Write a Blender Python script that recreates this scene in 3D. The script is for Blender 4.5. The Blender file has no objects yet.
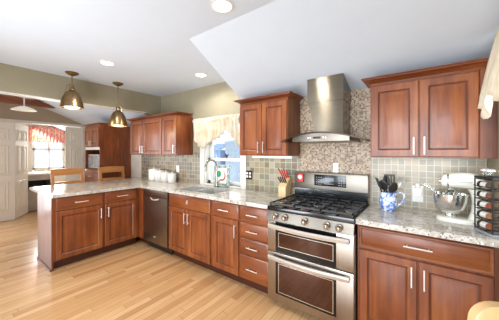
import bpy, bmesh, math, random
from mathutils import Vector, Matrix
random.seed(7)
PI = math.pi
S = bpy.context.scene
COL = S.collection

# ---------------------------------------------------------------- camera
cam_d = bpy.data.cameras.new('camera')
cam = bpy.data.objects.new('camera', cam_d)
COL.objects.link(cam)
cam.location = (1.1733, -2.5408, 1.4106)
cam.rotation_euler = (PI / 2, 0, 0.635)
cam_d.sensor_width = 36.0
cam_d.lens = 235.69 / 499 * 36
cam_d.shift_y = -7.46 / 499
cam_d.clip_start = 0.02
S.camera = cam

# ---------------------------------------------------------------- world, exposure, daylight
S.view_settings.view_transform = 'Standard'
S.view_settings.look = 'None'
S.view_settings.exposure = -0.25
S.view_settings.gamma = 1.0
S.view_settings.use_curve_mapping = False
W = bpy.data.worlds.new('sky')
S.world = W
W.use_nodes = True
bg = W.node_tree.nodes['Background']
bg.inputs[0].default_value = (0.86, 0.93, 1.0, 1)
bg.inputs[1].default_value = 1.7


def area(name, loc, target, sx, sy, power, color=(1, 1, 1)):
    l = bpy.data.lights.new(name, 'AREA')
    l.shape = 'RECTANGLE'
    l.size, l.size_y, l.energy, l.color = sx, sy, power, color
    o = bpy.data.objects.new(name, l)
    COL.objects.link(o)
    o.location = loc
    o.rotation_euler = (Vector(target) - Vector(loc)).to_track_quat('-Z', 'Y').to_euler()
    return o


# daylight at windows and patio door, plus added fill lamps out of view
FILL_TINT = (0.84, 0.92, 1.0)
area('added_rear_fill', (1.0, -5.35, 1.2), (0.6, 0, 0.3), 2.6, 2.0, 64, FILL_TINT).data.spread = 1.5  # added fill lamp in the invented rear opening, no real doors
area('added_rear_strip_wide', (-1.36, -5.35, 1.35), (-1.2, 0, 1.5), 0.26, 2.0, 14, FILL_TINT)  # added strip lamp meant to streak the hood steel, no window there
area('added_rear_strip_narrow', (-1.73, -5.35, 1.35), (-1.7, 0, 1.5), 0.09, 2.0, 5, FILL_TINT)  # second, narrower lamp added for a hood streak, no sidelight there
area('daylight_patio_door', (-5.55, -3.2, 1.1), (0, -2.6, 1.0), 1.7, 2.0, 95, (0.90, 0.95, 1.0))
area('added_ceiling_uplight', (-0.9, -2.9, 0.7), (-1.2, -1.2, 2.44), 1.0, 1.0, 52, (0.84, 0.92, 1.0))  # added upward fill that evens out the ceiling, not a room lamp
area('daylight_side_window', (1.74, -0.83, 1.5), (0, -0.9, 1.2), 0.75, 1.1, 9, (0.95, 0.98, 1.0))
area('daylight_sink_window', (-1.2, 0.40, 1.5), (-1.2, -2, 0.9), 0.9, 1.1, 6, (0.95, 0.98, 1.0))
area('daylight_laundry_window', (-7.555, -0.5, 1.5), (-5, -0.9, 1.0), 0.7, 1.1, 50, (1.0, 0.98, 0.95))


# ---------------------------------------------------------------- materials
def lin(c):
    r = []
    for v in c:
        v /= 255.0
        r.append(v / 12.92 if v <= 0.04045 else ((v + 0.055) / 1.055) ** 2.4)
    return (r[0], r[1], r[2], 1.0)


class NT:
    def __init__(self, name):
        self.m = bpy.data.materials.new(name)
        self.m.use_nodes = True
        self.t = self.m.node_tree
        self.b = self.t.nodes['Principled BSDF']
        self.out = self.t.nodes['Material Output']

    def n(self, typ, **kw):
        nd = self.t.nodes.new(typ)
        for k, v in kw.items():
            setattr(nd, k, v)
        return nd

    def l(self, a, b):
        self.t.links.new(a, b)

    def math(self, op, a, b=None):
        nd = self.n('ShaderNodeMath', operation=op)
        for i, v in enumerate((a, b)):
            if v is None:
                continue
            if isinstance(v, (int, float)):
                nd.inputs[i].default_value = v
            else:
                self.l(v, nd.inputs[i])
        return nd.outputs[0]

    def ramp(self, fac, stops, interp='LINEAR'):
        r = self.n('ShaderNodeValToRGB')
        r.color_ramp.interpolation = interp
        els = r.color_ramp.elements
        while len(els) < len(stops):
            els.new(0.5)
        for e, (p, c) in zip(els, stops):
            e.position = p
            e.color = lin(c)
        self.l(fac, r.inputs[0])
        return r.outputs[0]

    def noise(self, vec, scale, detail=3, rough=0.55, dim='3D'):
        nd = self.n('ShaderNodeTexNoise')
        nd.inputs['Scale'].default_value = scale
        nd.inputs['Detail'].default_value = detail
        nd.inputs['Roughness'].default_value = rough
        self.l(vec, nd.inputs['Vector'])
        return nd.outputs['Fac']

    def obj(self, scale=(1, 1, 1)):
        tc = self.n('ShaderNodeTexCoord')
        mp = self.n('ShaderNodeMapping')
        mp.inputs['Scale'].default_value = scale
        self.l(tc.outputs['Object'], mp.inputs['Vector'])
        return mp.outputs[0]

    def mix(self, fac, a, b):
        mx = self.n('ShaderNodeMix', data_type='RGBA')
        if isinstance(fac, (int, float)):
            mx.inputs[0].default_value = fac
        else:
            self.l(fac, mx.inputs[0])
        for i, v in ((6, a), (7, b)):
            if isinstance(v, tuple):
                mx.inputs[i].default_value = v
            else:
                self.l(v, mx.inputs[i])
        return mx.outputs[2]

    def base(self, c):
        if isinstance(c, tuple):
            self.b.inputs['Base Color'].default_value = c
        else:
            self.l(c, self.b.inputs['Base Color'])

    def set(self, rough=0.5, metal=0.0, coat=0.0, spec=None):
        self.b.inputs['Roughness'].default_value = rough
        self.b.inputs['Metallic'].default_value = metal
        self.b.inputs['Coat Weight'].default_value = coat
        if spec is not None:
            self.b.inputs['Specular IOR Level'].default_value = spec
        return self.m

    def bump(self, h, strength=0.2, dist=0.01):
        bp = self.n('ShaderNodeBump')
        bp.inputs['Strength'].default_value = strength
        bp.inputs['Distance'].default_value = dist
        self.l(h, bp.inputs['Height'])
        self.l(bp.outputs[0], self.b.inputs['Normal'])


def plain(name, c, rough=0.5, metal=0.0, var=0.06, scale=6, coat=0.0):
    t = NT(name)
    f = t.noise(t.obj(), scale)
    lo = tuple(max(0, v * (1 - var)) for v in c)
    hi = tuple(min(255, v * (1 + var)) for v in c)
    t.base(t.ramp(f, [(0.3, lo), (0.7, hi)]))
    return t.set(rough, metal, coat)


def wood(name, dark, mid, light, grain='z', rough=0.36, fine=26, coat=0.08):
    t = NT(name)
    k = {'x': (0.09, 1, 1), 'y': (1, 0.09, 1), 'z': (1, 1, 0.09)}[grain]
    f1 = t.noise(t.obj(k), fine, 5, 0.6)
    f2 = t.noise(t.obj(tuple(0.35 + 0.65 * v for v in k)), 3.5, 3)
    f = t.math('ADD', t.math('MULTIPLY', f1, 0.45), t.math('MULTIPLY', f2, 0.55))
    t.base(t.ramp(f, [(0.32, dark), (0.5, mid), (0.68, light)]))
    return t.set(rough, 0, coat)


def steel(name, c, rough=0.28, axis='x'):
    t = NT(name)
    k = {'x': (0.02, 1, 1), 'z': (1, 1, 0.02)}[axis]
    f = t.noise(t.obj(k), 220, 2)
    lo = tuple(v * 0.93 for v in c)
    t.base(t.ramp(f, [(0.35, lo), (0.65, c)]))
    return t.set(rough, 1.0)


def tiles(name, size, g, cols, grout, rough=0.35):
    t = NT(name)
    tc = t.n('ShaderNodeTexCoord')
    sp = t.n('ShaderNodeSeparateXYZ')
    t.l(tc.outputs['Object'], sp.inputs[0])
    u = t.math('DIVIDE', sp.outputs[0], size)
    v = t.math('DIVIDE', sp.outputs[2], size)
    fu, fv = t.math('FRACT', u), t.math('FRACT', v)
    cb = t.n('ShaderNodeCombineXYZ')
    t.l(t.math('FLOOR', u), cb.inputs[0])
    t.l(t.math('FLOOR', v), cb.inputs[1])
    wn = t.n('ShaderNodeTexWhiteNoise', noise_dimensions='2D')
    t.l(cb.outputs[0], wn.inputs['Vector'])
    n = len(cols)
    tile = t.ramp(wn.outputs['Value'], [(i / n, c) for i, c in enumerate(cols)], 'CONSTANT')
    nz = t.noise(tc.outputs['Object'], 40, 4)
    tile = t.mix(t.math('MULTIPLY', nz, 0.35), tile, lin(tuple(int(sum(c[i] for c in cols) / n) for i in range(3))))
    eu = t.math('MINIMUM', fu, t.math('SUBTRACT', 1.0, fu))
    ev = t.math('MINIMUM', fv, t.math('SUBTRACT', 1.0, fv))
    e = t.math('GREATER_THAN', t.math('MINIMUM', eu, ev), g)
    t.base(t.mix(e, lin(grout), tile))
    t.bump(e, 0.35, 0.003)
    return t.set(rough)


def floor_mat():
    t = NT('oak_strip_floor')
    tc = t.n('ShaderNodeTexCoord')
    sp = t.n('ShaderNodeSeparateXYZ')
    t.l(tc.outputs['Object'], sp.inputs[0])
    u = t.math('DIVIDE', sp.outputs[0], 0.066)
    row = t.math('FLOOR', u)
    wr = t.n('ShaderNodeTexWhiteNoise', noise_dimensions='1D')
    t.l(row, wr.inputs['W'])
    v = t.math('ADD', t.math('DIVIDE', sp.outputs[1], 0.95), t.math('MULTIPLY', wr.outputs['Value'], 7.0))
    cb = t.n('ShaderNodeCombineXYZ')
    t.l(row, cb.inputs[0])
    t.l(t.math('FLOOR', v), cb.inputs[1])
    wn = t.n('ShaderNodeTexWhiteNoise', noise_dimensions='2D')
    t.l(cb.outputs[0], wn.inputs['Vector'])
    board = t.ramp(wn.outputs['Value'], [(0.0, (188, 138, 92)), (0.2, (208, 162, 112)), (0.6, (216, 172, 122)), (1.0, (224, 184, 136))])
    g = t.noise(t.obj((1, 0.06, 1)), 60, 5, 0.6)
    board = t.mix(t.math('MULTIPLY', t.math('SUBTRACT', g, 0.42), 1.1), board, lin((170, 120, 76)))
    fu, fv = t.math('FRACT', u), t.math('FRACT', v)
    eu = t.math('MINIMUM', fu, t.math('SUBTRACT', 1.0, fu))
    ev = t.math('MINIMUM', fv, t.math('SUBTRACT', 1.0, fv))
    e = t.math('MULTIPLY', t.math('GREATER_THAN', eu, 0.022), t.math('GREATER_THAN', ev, 0.002))
    t.base(t.mix(e, lin((166, 120, 78)), board))
    return t.set(0.24, 0, 0.1)


def granite_mat():
    t = NT('speckled_granite')
    o = t.obj()
    f = t.noise(o, 14, 6, 0.75)
    c = t.ramp(f, [(0.30, (136, 126, 114)), (0.45, (182, 174, 162)), (0.60, (208, 203, 193)), (0.75, (192, 176, 152))])
    sp = t.noise(o, 70, 3, 0.7)
    c = t.mix(t.math('GREATER_THAN', sp, 0.60), c, lin((112, 98, 88)))
    sp2 = t.noise(o, 46, 2, 0.6)
    c = t.mix(t.math('GREATER_THAN', sp2, 0.64), c, lin((236, 232, 224)))
    sp3 = t.noise(o, 48, 4, 0.7)
    c = t.mix(t.math('GREATER_THAN', sp3, 0.655), c, lin((84, 74, 70)))
    t.base(c)
    return t.set(0.14)


def emit(name, c, s):
    t = NT(name)
    t.base(lin(c))
    t.b.inputs['Emission Color'].default_value = lin(c)
    t.b.inputs['Emission Strength'].default_value = s
    return t.set(0.5)


def glass(name, tint=(0.95, 0.98, 1.0), refl=0.06):
    t = NT(name)
    tr = t.n('ShaderNodeBsdfTransparent')
    tr.inputs[0].default_value = (*tint, 1)
    gl = t.n('ShaderNodeBsdfGlossy')
    gl.inputs['Roughness'].default_value = 0.03
    mx = t.n('ShaderNodeMixShader')
    mx.inputs[0].default_value = refl
    t.l(tr.outputs[0], mx.inputs[1])
    t.l(gl.outputs[0], mx.inputs[2])
    t.l(mx.outputs[0], t.out.inputs[0])
    return t.m


def cloth(name, c, c2, trans=0.45, scale=14, thr=(0.45, 0.62)):
    t = NT(name)
    f = t.noise(t.obj(), scale, 3)
    col = t.ramp(f, [(thr[0], c), (thr[1], c2)])
    d = t.n('ShaderNodeBsdfDiffuse')
    tl = t.n('ShaderNodeBsdfTranslucent')
    t.l(col, d.inputs[0])
    t.l(col, tl.inputs[0])
    mx = t.n('ShaderNodeMixShader')
    mx.inputs[0].default_value = trans
    t.l(d.outputs[0], mx.inputs[1])
    t.l(tl.outputs[0], mx.inputs[2])
    t.l(mx.outputs[0], t.out.inputs[0])
    return t.m


M = {}
M['cherry'] = wood('cherry_base', (78, 36, 15), (124, 63, 29), (158, 93, 46), 'z')
M['cherry_x'] = wood('cherry_base_cross_grain', (80, 37, 15), (120, 61, 28), (150, 87, 42), 'x')
M['groove_shade'] = wood('cherry_groove_shade', (70, 32, 15), (94, 46, 23), (112, 60, 32), 'z')  # door grooves coloured darker to stand in for shade
M['cherry_dark'] = wood('cherry_toe_kick', (58, 26, 14), (70, 32, 18), (82, 38, 22), 'x')  # darker cherry for the toe kicks
M['oak_chair'] = wood('honey_oak', (172, 110, 58), (194, 132, 74), (212, 156, 98), 'z')
M['oak_chair_x'] = wood('honey_oak_rail', (172, 110, 58), (194, 132, 74), (212, 156, 98), 'y')
M['pale_oak'] = wood('pale_honey_oak', (214, 168, 112), (224, 182, 128), (232, 194, 144), 'x')
M['maple'] = wood('pale_block_wood', (208, 170, 120), (222, 188, 140), (232, 204, 160), 'z')
M['beam'] = wood('stained_beam', (92, 44, 20), (122, 62, 30), (150, 84, 46), 'y')
M['granite'] = granite_mat()
M['floor'] = floor_mat()
M['ceiling'] = plain('ceiling_white', (209, 217, 226), 0.9, var=0.006)
M['beige'] = plain('wall_beige_green', (154, 145, 121), 0.85, var=0.015)
M['offwhite'] = plain('wall_offwhite', (236, 228, 215), 0.85, var=0.015)
M['taupe'] = plain('wall_taupe', (176, 158, 138), 0.85, var=0.015)
M['trim'] = plain('white_trim', (222, 219, 211), 0.45, var=0.01)
M['doorwhite'] = plain('door_white', (240, 235, 224), 0.45, var=0.01)
SL = [(138, 130, 106), (122, 121, 101), (153, 139, 114), (109, 103, 88), (145, 131, 104), (132, 130, 111), (164, 153, 130), (119, 101, 81)]
M['slate'] = tiles('slate_tile', 0.076, 0.05, SL, (172, 166, 148))
SM = [(170, 158, 139), (156, 147, 128), (179, 164, 145), (161, 151, 132), (175, 158, 136), (147, 140, 124)]
M['slate_small'] = tiles('pale_slate_tile', 0.052, 0.06, SM, (190, 186, 170))
SD = [(128, 116, 96), (112, 106, 92), (146, 128, 104), (98, 92, 82), (138, 120, 94), (120, 118, 106), (156, 142, 118)]
M['slate_warm'] = tiles('brown_slate_tile', 0.066, 0.05, SD, (178, 164, 142))
MO = [(184, 158, 130), (136, 108, 86), (206, 188, 162), (92, 70, 56), (164, 134, 108), (196, 176, 150), (116, 90, 74), (176, 152, 130)]
M['mosaic'] = tiles('stone_mosaic', 0.017, 0.07, MO, (190, 172, 148), 0.45)
M['steel'] = steel('brushed_steel', (190, 184, 176), 0.30)
M['steel_v'] = steel('brushed_steel_front', (176, 165, 154), 0.28, 'z')
def aniso(name, c, rough, a, rot):
    t = NT(name)
    f = t.noise(t.obj((0.02, 1, 1)), 220, 2)
    t.base(t.ramp(f, [(0.35, tuple(v * 0.95 for v in c)), (0.65, c)]))
    t.b.inputs['Anisotropic'].default_value = a
    t.b.inputs['Anisotropic Rotation'].default_value = rot
    tg = t.n('ShaderNodeTangent', direction_type='RADIAL', axis='Z')
    t.l(tg.outputs[0], t.b.inputs['Tangent'])
    return t.set(rough, 1.0)
M['steel_hood'] = aniso('brushed_steel_hood', (122, 112, 97), 0.2, 0.95, 0.25)
M['steel_panel'] = aniso('brushed_steel_panel', (140, 132, 122), 0.38, 0.7, 0.25)
M['handle_steel'] = plain('satin_handle_steel', (212, 204, 194), 0.32, 0.7, 0.02)
M['knob_steel'] = plain('knob_steel', (186, 180, 172), 0.24, 0.95, 0.02)
M['steel_bright'] = plain('polished_steel', (222, 220, 216), 0.16, 0.95, 0.02)
M['nickel'] = plain('brushed_nickel', (232, 228, 222), 0.3, 0.45, 0.02)
M['faucet_metal'] = plain('brushed_faucet_metal', (158, 150, 140), 0.26, 1.0, 0.03)
M['sink_steel'] = plain('satin_sink_steel', (206, 206, 204), 0.4, 0.6, 0.02)
M['steel_dark'] = steel('dark_steel', (158, 146, 134), 0.34, 'z')
M['brass'] = plain('antique_brass', (150, 124, 90), 0.30, 1.0, 0.08, 30)
M['iron'] = plain('cast_iron', (34, 33, 34), 0.42)
M['enamel'] = plain('black_enamel', (16, 16, 18), 0.18, coat=0.4)
M['black_glass'] = plain('oven_glass_black', (14, 12, 11), 0.16)
M['oven_window'] = plain('oven_window_tint', (98, 74, 64), 0.04, 0.9)
M['black_plastic'] = plain('black_plastic', (30, 28, 27), 0.4)
M['gray_plastic'] = plain('gray_marking', (150, 152, 156), 0.5)
M['white_plastic'] = plain('white_plastic', (240, 238, 232), 0.35, var=0.01)
M['mixer'] = plain('cream_white_enamel', (238, 236, 224), 0.18, var=0.01, coat=0.4)
M['ceramic'] = plain('white_ceramic', (236, 234, 228), 0.25, var=0.02, coat=0.2)
M['bronze'] = plain('dark_bronze', (62, 48, 38), 0.35, 0.6)
M['red'] = plain('red_plastic', (196, 30, 34), 0.35)
M['pinkwhite'] = plain('pale_pink_dial', (250, 206, 198), 0.35)
M['lamp_glow'] = emit('downlight_lens', (255, 250, 240), 7.0)
M['bulb_glow'] = emit('pendant_bulb', (255, 236, 200), 5.0)
M['opal'] = emit('opal_glass_shade', (244, 240, 228), 0.15)
M['glass'] = glass('window_glass')
M['hood_glass'] = glass('smoked_glass', (0.55, 0.5, 0.45), 0.18)
M['clear'] = glass('clear_plastic', (0.93, 0.95, 0.93), 0.05)
M['lace'] = cloth('cream_lace', (228, 216, 196), (214, 194, 162), 0.16, 7)
M['pink_cloth'] = cloth('pink_pattern_cloth', (250, 214, 200), (232, 150, 136), 0.45, 30)
M['cream_cloth'] = cloth('cream_swag_cloth', (232, 222, 200), (222, 208, 182), 0.12, 5)
M['laundry'] = plain('appliance_grey', (172, 160, 148), 0.5)
M['siding'] = plain('grey_blue_siding', (196, 206, 218), 0.8)
M['blue'] = plain('blue_siding', (170, 192, 222), 0.8)
M['green'] = plain('green_glass', (40, 150, 96), 0.3)
M['rust'] = plain('russet_glass', (186, 106, 84), 0.3)
M['mosaic_glass'] = tiles('grey_green_glass_border', 0.03, 0.08, [(150, 170, 164), (190, 200, 196), (110, 136, 132), (206, 200, 184)], (120, 126, 122))
t = NT('blue_white_china')
t.base(t.ramp(t.noise(t.obj(), 34, 3, 0.6), [(0.42, (232, 236, 242)), (0.54, (120, 150, 208)), (0.66, (70, 104, 184))]))
M['delft'] = t.set(0.15, 0, 0.3)
SPICE = [plain('spice_%d' % i, c, 0.5, var=0.25, scale=60) for i, c in enumerate([(150, 84, 52), (116, 70, 46), (160, 112, 70), (84, 66, 46), (140, 66, 46)])]


# ---------------------------------------------------------------- mesh helpers
class MB:
    def __init__(self):
        self.bm = bmesh.new()

    def box(self, x0, x1, y0, y1, z0, z1, bev=0.0, mat=None):
        bm = self.bm
        r = bmesh.ops.create_cube(bm, size=1.0)
        vs = r['verts']
        for v in vs:
            v.co = Vector(((x0 + x1) / 2 + v.co.x * (x1 - x0), (y0 + y1) / 2 + v.co.y * (y1 - y0), (z0 + z1) / 2 + v.co.z * (z1 - z0)))
        if bev > 0:
            es = list({e for v in vs for e in v.link_edges})
            bmesh.ops.bevel(bm, geom=es, offset=bev, segments=2, affect='EDGES', profile=0.6)
        return self

    def loops(self, rings, close=True, cap0=True, cap1=True):
        """rings: lists of points with equal counts, skinned in order."""
        bm = self.bm
        R = [[bm.verts.new(p) for p in ring] for ring in rings]
        n = len(R[0])
        for a, b in zip(R, R[1:]):
            for i in range(n if close else n - 1):
                j = (i + 1) % n
                try:
                    bm.faces.new((a[i], a[j], b[j], b[i]))
                except ValueError:
                    pass
        if cap0 and close:
            bm.faces.new(list(reversed(R[0])))
        if cap1 and close:
            bm.faces.new(R[-1])
        return self

    def lathe(self, prof, c=(0, 0, 0), n=24, axis='z', cap0=True, cap1=True):
        rings = []
        for r, h in prof:
            ring = []
            for i in range(n):
                a = 2 * PI * i / n
                p = (r * math.cos(a), r * math.sin(a), h)
                if axis == 'x':
                    p = (p[2], p[0], p[1])
                elif axis == 'y':
                    p = (p[1], p[2], p[0])
                ring.append((c[0] + p[0], c[1] + p[1], c[2] + p[2]))
            rings.append(ring)
        return self.loops(rings, True, cap0, cap1)

    def cyl(self, a, b, r, n=14, r2=None):
        return self.tube([a, b], r, n, radii=[r, r if r2 is None else r2])

    def tube(self, pts, r, n=10, radii=None):
        P = [Vector(p) for p in pts]
        rings = []
        u = None
        for i, p in enumerate(P):
            d = (P[min(i + 1, len(P) - 1)] - P[max(i - 1, 0)]).normalized()
            if u is None:
                u = d.cross(Vector((0.13, 0.31, 0.94)))
                if u.length < 0.2:
                    u = d.cross(Vector((1, 0, 0)))
            else:
                u = u - d * u.dot(d)
            u.normalize()
            v = d.cross(u)
            k = radii[i] if radii else r
            rings.append([p + (u * math.cos(2 * PI * q / n) + v * math.sin(2 * PI * q / n)) * k for q in range(n)])
        return self.loops(rings)

    def prism(self, pts, ext):
        """closed polygon pts (3-D), extruded by vector ext."""
        e = Vector(ext)
        return self.loops([[Vector(p) for p in pts], [Vector(p) + e for p in pts]])

    def panel(self, x0, x1, z0, z1, yf, th, rings, groove_shade=None):
        """slab facing -y with nested rectangular profile rings (inset, depth)."""
        def rect(i, y):
            return [(x0 + i, y, z0 + i), (x1 - i, y, z0 + i), (x1 - i, y, z1 - i), (x0 + i, y, z1 - i)]
        R = [rect(0, yf + th)] + [rect(i, yf + d) for i, d in rings]
        n0 = len(self.bm.faces)
        self.loops(R)
        if groove_shade:
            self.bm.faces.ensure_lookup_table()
            for k in range(groove_shade[0], groove_shade[1]):
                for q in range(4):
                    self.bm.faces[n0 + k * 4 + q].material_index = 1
        return self

    def sphere(self, c, rx, ry=None, rz=None, n=16, m=10):
        ry = rx if ry is None else ry
        rz = rx if rz is None else rz
        rings = []
        for i in range(m + 1):
            a = -PI / 2 + PI * i / m
            k = max(math.cos(a), 0.02)
            rings.append([(c[0] + rx * k * math.cos(2 * PI * j / n), c[1] + ry * k * math.sin(2 * PI * j / n), c[2] + rz * math.sin(a)) for j in range(n)])
        return self.loops(rings)

    def build(self, name, mat, parent=None, smooth=True, label=None, xf=None):
        bm = self.bm
        if xf is not None:
            bmesh.ops.transform(bm, matrix=xf, verts=bm.verts)
        bmesh.ops.recalc_face_normals(bm, faces=bm.faces)
        me = bpy.data.meshes.new(name)
        bm.to_mesh(me)
        bm.free()
        mats = mat if isinstance(mat, list) else [mat]
        for m in mats:
            me.materials.append(M[m] if isinstance(m, str) else m)
        if smooth:
            for p in me.polygons:
                p.use_smooth = True
            try:
                me.set_sharp_from_angle(angle=math.radians(35))
            except Exception:
                pass
        o = bpy.data.objects.new(name, me)
        COL.objects.link(o)
        if parent is not None:
            o.parent = parent
        if label:
            o['label'] = label
        return o


def thing(name, label, cat, loc=(0, 0, 0), rz=0.0, group=None):
    o = bpy.data.objects.new(name, None)
    o.empty_display_size = 0.05
    COL.objects.link(o)
    o.location = loc
    o.rotation_euler = (0, 0, rz)
    return tag(o, label, cat, group)


def tag(o, label, cat, group=None):
    o['label'] = label
    o['category'] = cat
    if group:
        o['group'] = group
    return o


def struct(o):
    o['kind'] = 'structure'
    return o


def sbox(name, mat, *b, parent=None, bev=0.0):
    o = MB().box(*b, bev=bev).build(name, mat, parent, smooth=False)
    return struct(o) if parent is None else o


# ================================================================ the room shell
ZC = 2.44
floor = struct(MB().box(-8.0, 3.2, -5.7, 0.2, -0.1, 0.0).build('floor', 'floor', smooth=False))

# flat ceiling with the low slope over the range wall and the small slanted facet at its left end
mb = MB()
A, B, Cc = (-1.07, 0, ZC), (-0.53, -1.15, ZC), (-0.75, 0, 2.04)
up = (0, 0, 0.08)
mb.prism([(-2.73, 0, ZC), A, B, (3.2, -1.15, ZC), (3.2, -5.7, ZC), (-2.73, -5.7, ZC)], up)
mb.prism([Cc, (3.2, 0, 2.04), (3.2, -1.15, ZC), B], up)
mb.prism([A, B, Cc], up)
struct(mb.build('ceiling', 'ceiling', smooth=False))

# sloped ceiling of the breakfast room
def zs(y):
    return 2.0 + 0.41 * (-y)


mb = MB()
mb.prism([(-8, 0, zs(0)), (-2.86, 0, zs(0)), (-2.86, -2.8, zs(-2.8)), (-8, -2.8, zs(-2.8))], up)
mb.prism([(-8, -2.8, zs(-2.8)), (-2.86, -2.8, zs(-2.8)), (-2.86, -5.7, zs(0.1)), (-8, -5.7, zs(0.1))], up)
struct(mb.build('ceiling_breakfast', 'ceiling', smooth=False))

# header wall over the peninsula
mb = MB()
mb.prism([(-2.73, 0, zs(0)), (-2.73, -0.28, 2.115), (-2.73, -5.7, 2.115), (-2.73, -5.7, 2.46), (-2.73, -2.8, 3.2), (-2.73, 0, 2.46)], (-0.13, 0, 0))
struct(mb.build('wall_header', 'beige', smooth=False))
sbox('trim_header', 'trim', -2.862, -2.728, -5.6, -0.29, 2.106, 2.116)

# main wall with the window opening over the sink
WX0, WX1, WZ0, WZ1 = -1.555, -0.835, 0.94, 1.89
mb = MB()
mb.box(-2.85, WX0, 0, 0.15, 0, 2.5)
mb.box(WX1, 1.9, 0, 0.15, 0, 2.5)
mb.box(WX0, WX1, 0, 0.15, 0, WZ0)
mb.box(WX0, WX1, 0, 0.15, WZ1, 2.5)
struct(mb.build('wall_back', 'beige', smooth=False))
sbox('wall_breakfast', 'offwhite', -8.0, -2.85, 0, 0.15, 0, 2.5)
# tile
sbox('wall_backsplash_left', 'slate_warm', -3.39, -1.655, -0.012, -0.0005, 0.915, 1.405)
sbox('wall_backsplash_middle', 'slate', -0.742, 0.037, -0.012, -0.0005, 0.915, 1.40)
sbox('wall_backsplash_right', 'slate_small', 0.769, 1.568, -0.012, -0.0005, 0.915, 1.40)
sbox('wall_mosaic', 'mosaic', 0.037, 0.769, -0.014, -0.0005, 0.9, 2.038)

# right wall with the boxed-out window
mb = MB()
mb.box(1.57, 1.70, -0.40, 0.0, 0, 2.44)
mb.box(1.57, 1.70, -1.25, -0.40, 0, 0.874)
mb.box(1.57, 1.70, -1.25, -0.40, 2.15, 2.44)
mb.box(1.57, 3.2, -1.38, -1.25, 0, 2.44)
mb.box(3.07, 3.2, -5.7, -1.38, 0, 2.44)
struct(mb.build('wall_right', 'beige', smooth=False))
mb = MB()
mb.box(1.76, 1.82, -1.25, -1.19, 0.91, 2.15)
mb.box(1.76, 1.82, -0.46, -0.40, 0.91, 2.15)
mb.box(1.76, 1.82, -1.19, -0.46, 0.91, 0.98)
mb.box(1.76, 1.82, -1.19, -0.46, 2.08, 2.15)
mb.box(1.76, 1.82, -1.19, -0.46, 1.50, 1.54)
mb.box(1.57, 1.82, -0.40, -0.37, 0.88, 2.18)
mb.box(1.57, 1.82, -1.28, -1.25, 0.88, 2.18)
mb.box(1.57, 1.82, -1.25, -0.40, 2.15, 2.18)
w2 = struct(mb.build('window_2', 'trim', smooth=False))
MB().box(1.785, 1.79, -1.19, -0.46, 0.98, 2.08).build('pane', 'glass', w2, smooth=False)

# rear wall behind the camera (what the steel reflects), opening added for light
mb = MB()
mb.box(-8, -2.4, -5.7, -5.58, 0, 2.44)
mb.box(2.4, 3.2, -5.7, -5.58, 0, 2.44)
mb.box(-2.4, 2.4, -5.7, -5.58, 2.3, 2.44)
struct(mb.build('wall_rear', 'beige', smooth=False))

# far wall of the breakfast room: closet doors, gable, glazed patio door
FX = -5.7
mb = MB()
mb.box(FX - 0.1, FX, -0.20, 0.0, 0, 2.1)
mb.prism([(FX, 0, 2.075), (FX, -5.7, 2.075), (FX, -5.7, 2.1), (FX, -2.8, 3.25), (FX, 0, 2.1)], (-0.1, 0, 0))
mb.box(FX - 0.1, FX, -2.35, -2.15, 0, 2.075)
mb.box(FX - 0.1, FX, -5.7, -4.2, 0, 2.075)
struct(mb.build('wall_far', 'taupe', smooth=False))
mb = MB()
mb.box(FX - 0.1, FX + 0.015, -0.275, -0.20, 0, 2.075)
mb.box(FX - 0.1, FX + 0.015, -2.20, -2.13, 0, 2.075)
mb.box(FX - 0.1, FX + 0.015, -2.13, -0.275, 2.045, 2.10)
struct(mb.build('trim_closet', 'trim', smooth=False))
# laundry room behind
mb = MB()
mb.box(-7.65, -7.55, -0.80, 0, 0, 0.93)
mb.box(-7.65, -7.55, -0.12, 0, 0.93, 2.5)
mb.box(-7.65, -7.55, -2.3, -0.85, 0, 2.5)
mb.box(-7.65, -7.55, -0.85, -0.12, 2.1, 2.5)
mb.box(-7.65, FX - 0.1, -2.4, -2.3, 0, 2.5)
struct(mb.build('wall_laundry', 'offwhite', smooth=False))
mb = MB()
for a, b in ((-0.85, -0.80), (-0.17, -0.12), (-0.50, -0.47)):
    mb.box(-7.62, -7.57, a, b, 0.93, 2.1)
for a, b in ((0.93, 0.99), (1.47, 1.53), (2.05, 2.1), (1.74, 1.755), (1.22, 1.235)):
    mb.box(-7.62, -7.57, -0.85, -0.12, a, b)
w3 = struct(mb.build('window_3', 'trim', smooth=False))
MB().box(-7.60, -7.595, -0.80, -0.17, 0.99, 2.05).build('pane', 'glass', w3, smooth=False)

# six-panel door leaves
def leaf(name, w, parent, h=2.03):
    mb = MB()
    mb.box(0, w, 0, 0.034, 0.012, h)
    m = 0.085
    cols = [(m, w - m)] if w < 0.4 else [(m, w / 2 - 0.03), (w / 2 + 0.03, w - m)]
    for x0, x1 in cols:
        for z0, z1 in ((0.20, 0.80), (0.94, 1.56), (1.66, 1.90)):
            mb.panel(x0, x1, z0, z1, -0.003, 0.003, [(0, 0.0), (0.010, -0.013), (0.020, -0.013), (0.026, 0.002), (0.040, 0.002), (0.062, -0.011)])
    return mb.build(name, 'doorwhite', parent, smooth=False)


d1 = struct(bpy.data.objects.new('door_1', None)); COL.objects.link(d1)
d1.location = (FX - 0.01, -2.115, 0); d1.rotation_euler = (0, 0, PI / 2)
leaf('leaf', 0.63, d1)
d2 = struct(bpy.data.objects.new('door_2', None)); COL.objects.link(d2)
d2.location = (FX - 0.015, -1.478, 0); d2.rotation_euler = (0, 0, math.atan2(0.30, -0.54) + 0)
l2 = leaf('leaf', 0.62, d2)
for z in (0.3, 1.05, 1.8):
    MB().cyl((0.0, 0.017, z), (0.0, 0.017, z + 0.07), 0.008).build('hinge', 'nickel', d2)
d3 = struct(bpy.data.objects.new('door_3', None)); COL.objects.link(d3)
d3.location = (FX - 0.01, -0.61, 0); d3.rotation_euler = (0, 0, PI / 2)
leaf('leaf', 0.33, d3)

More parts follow.
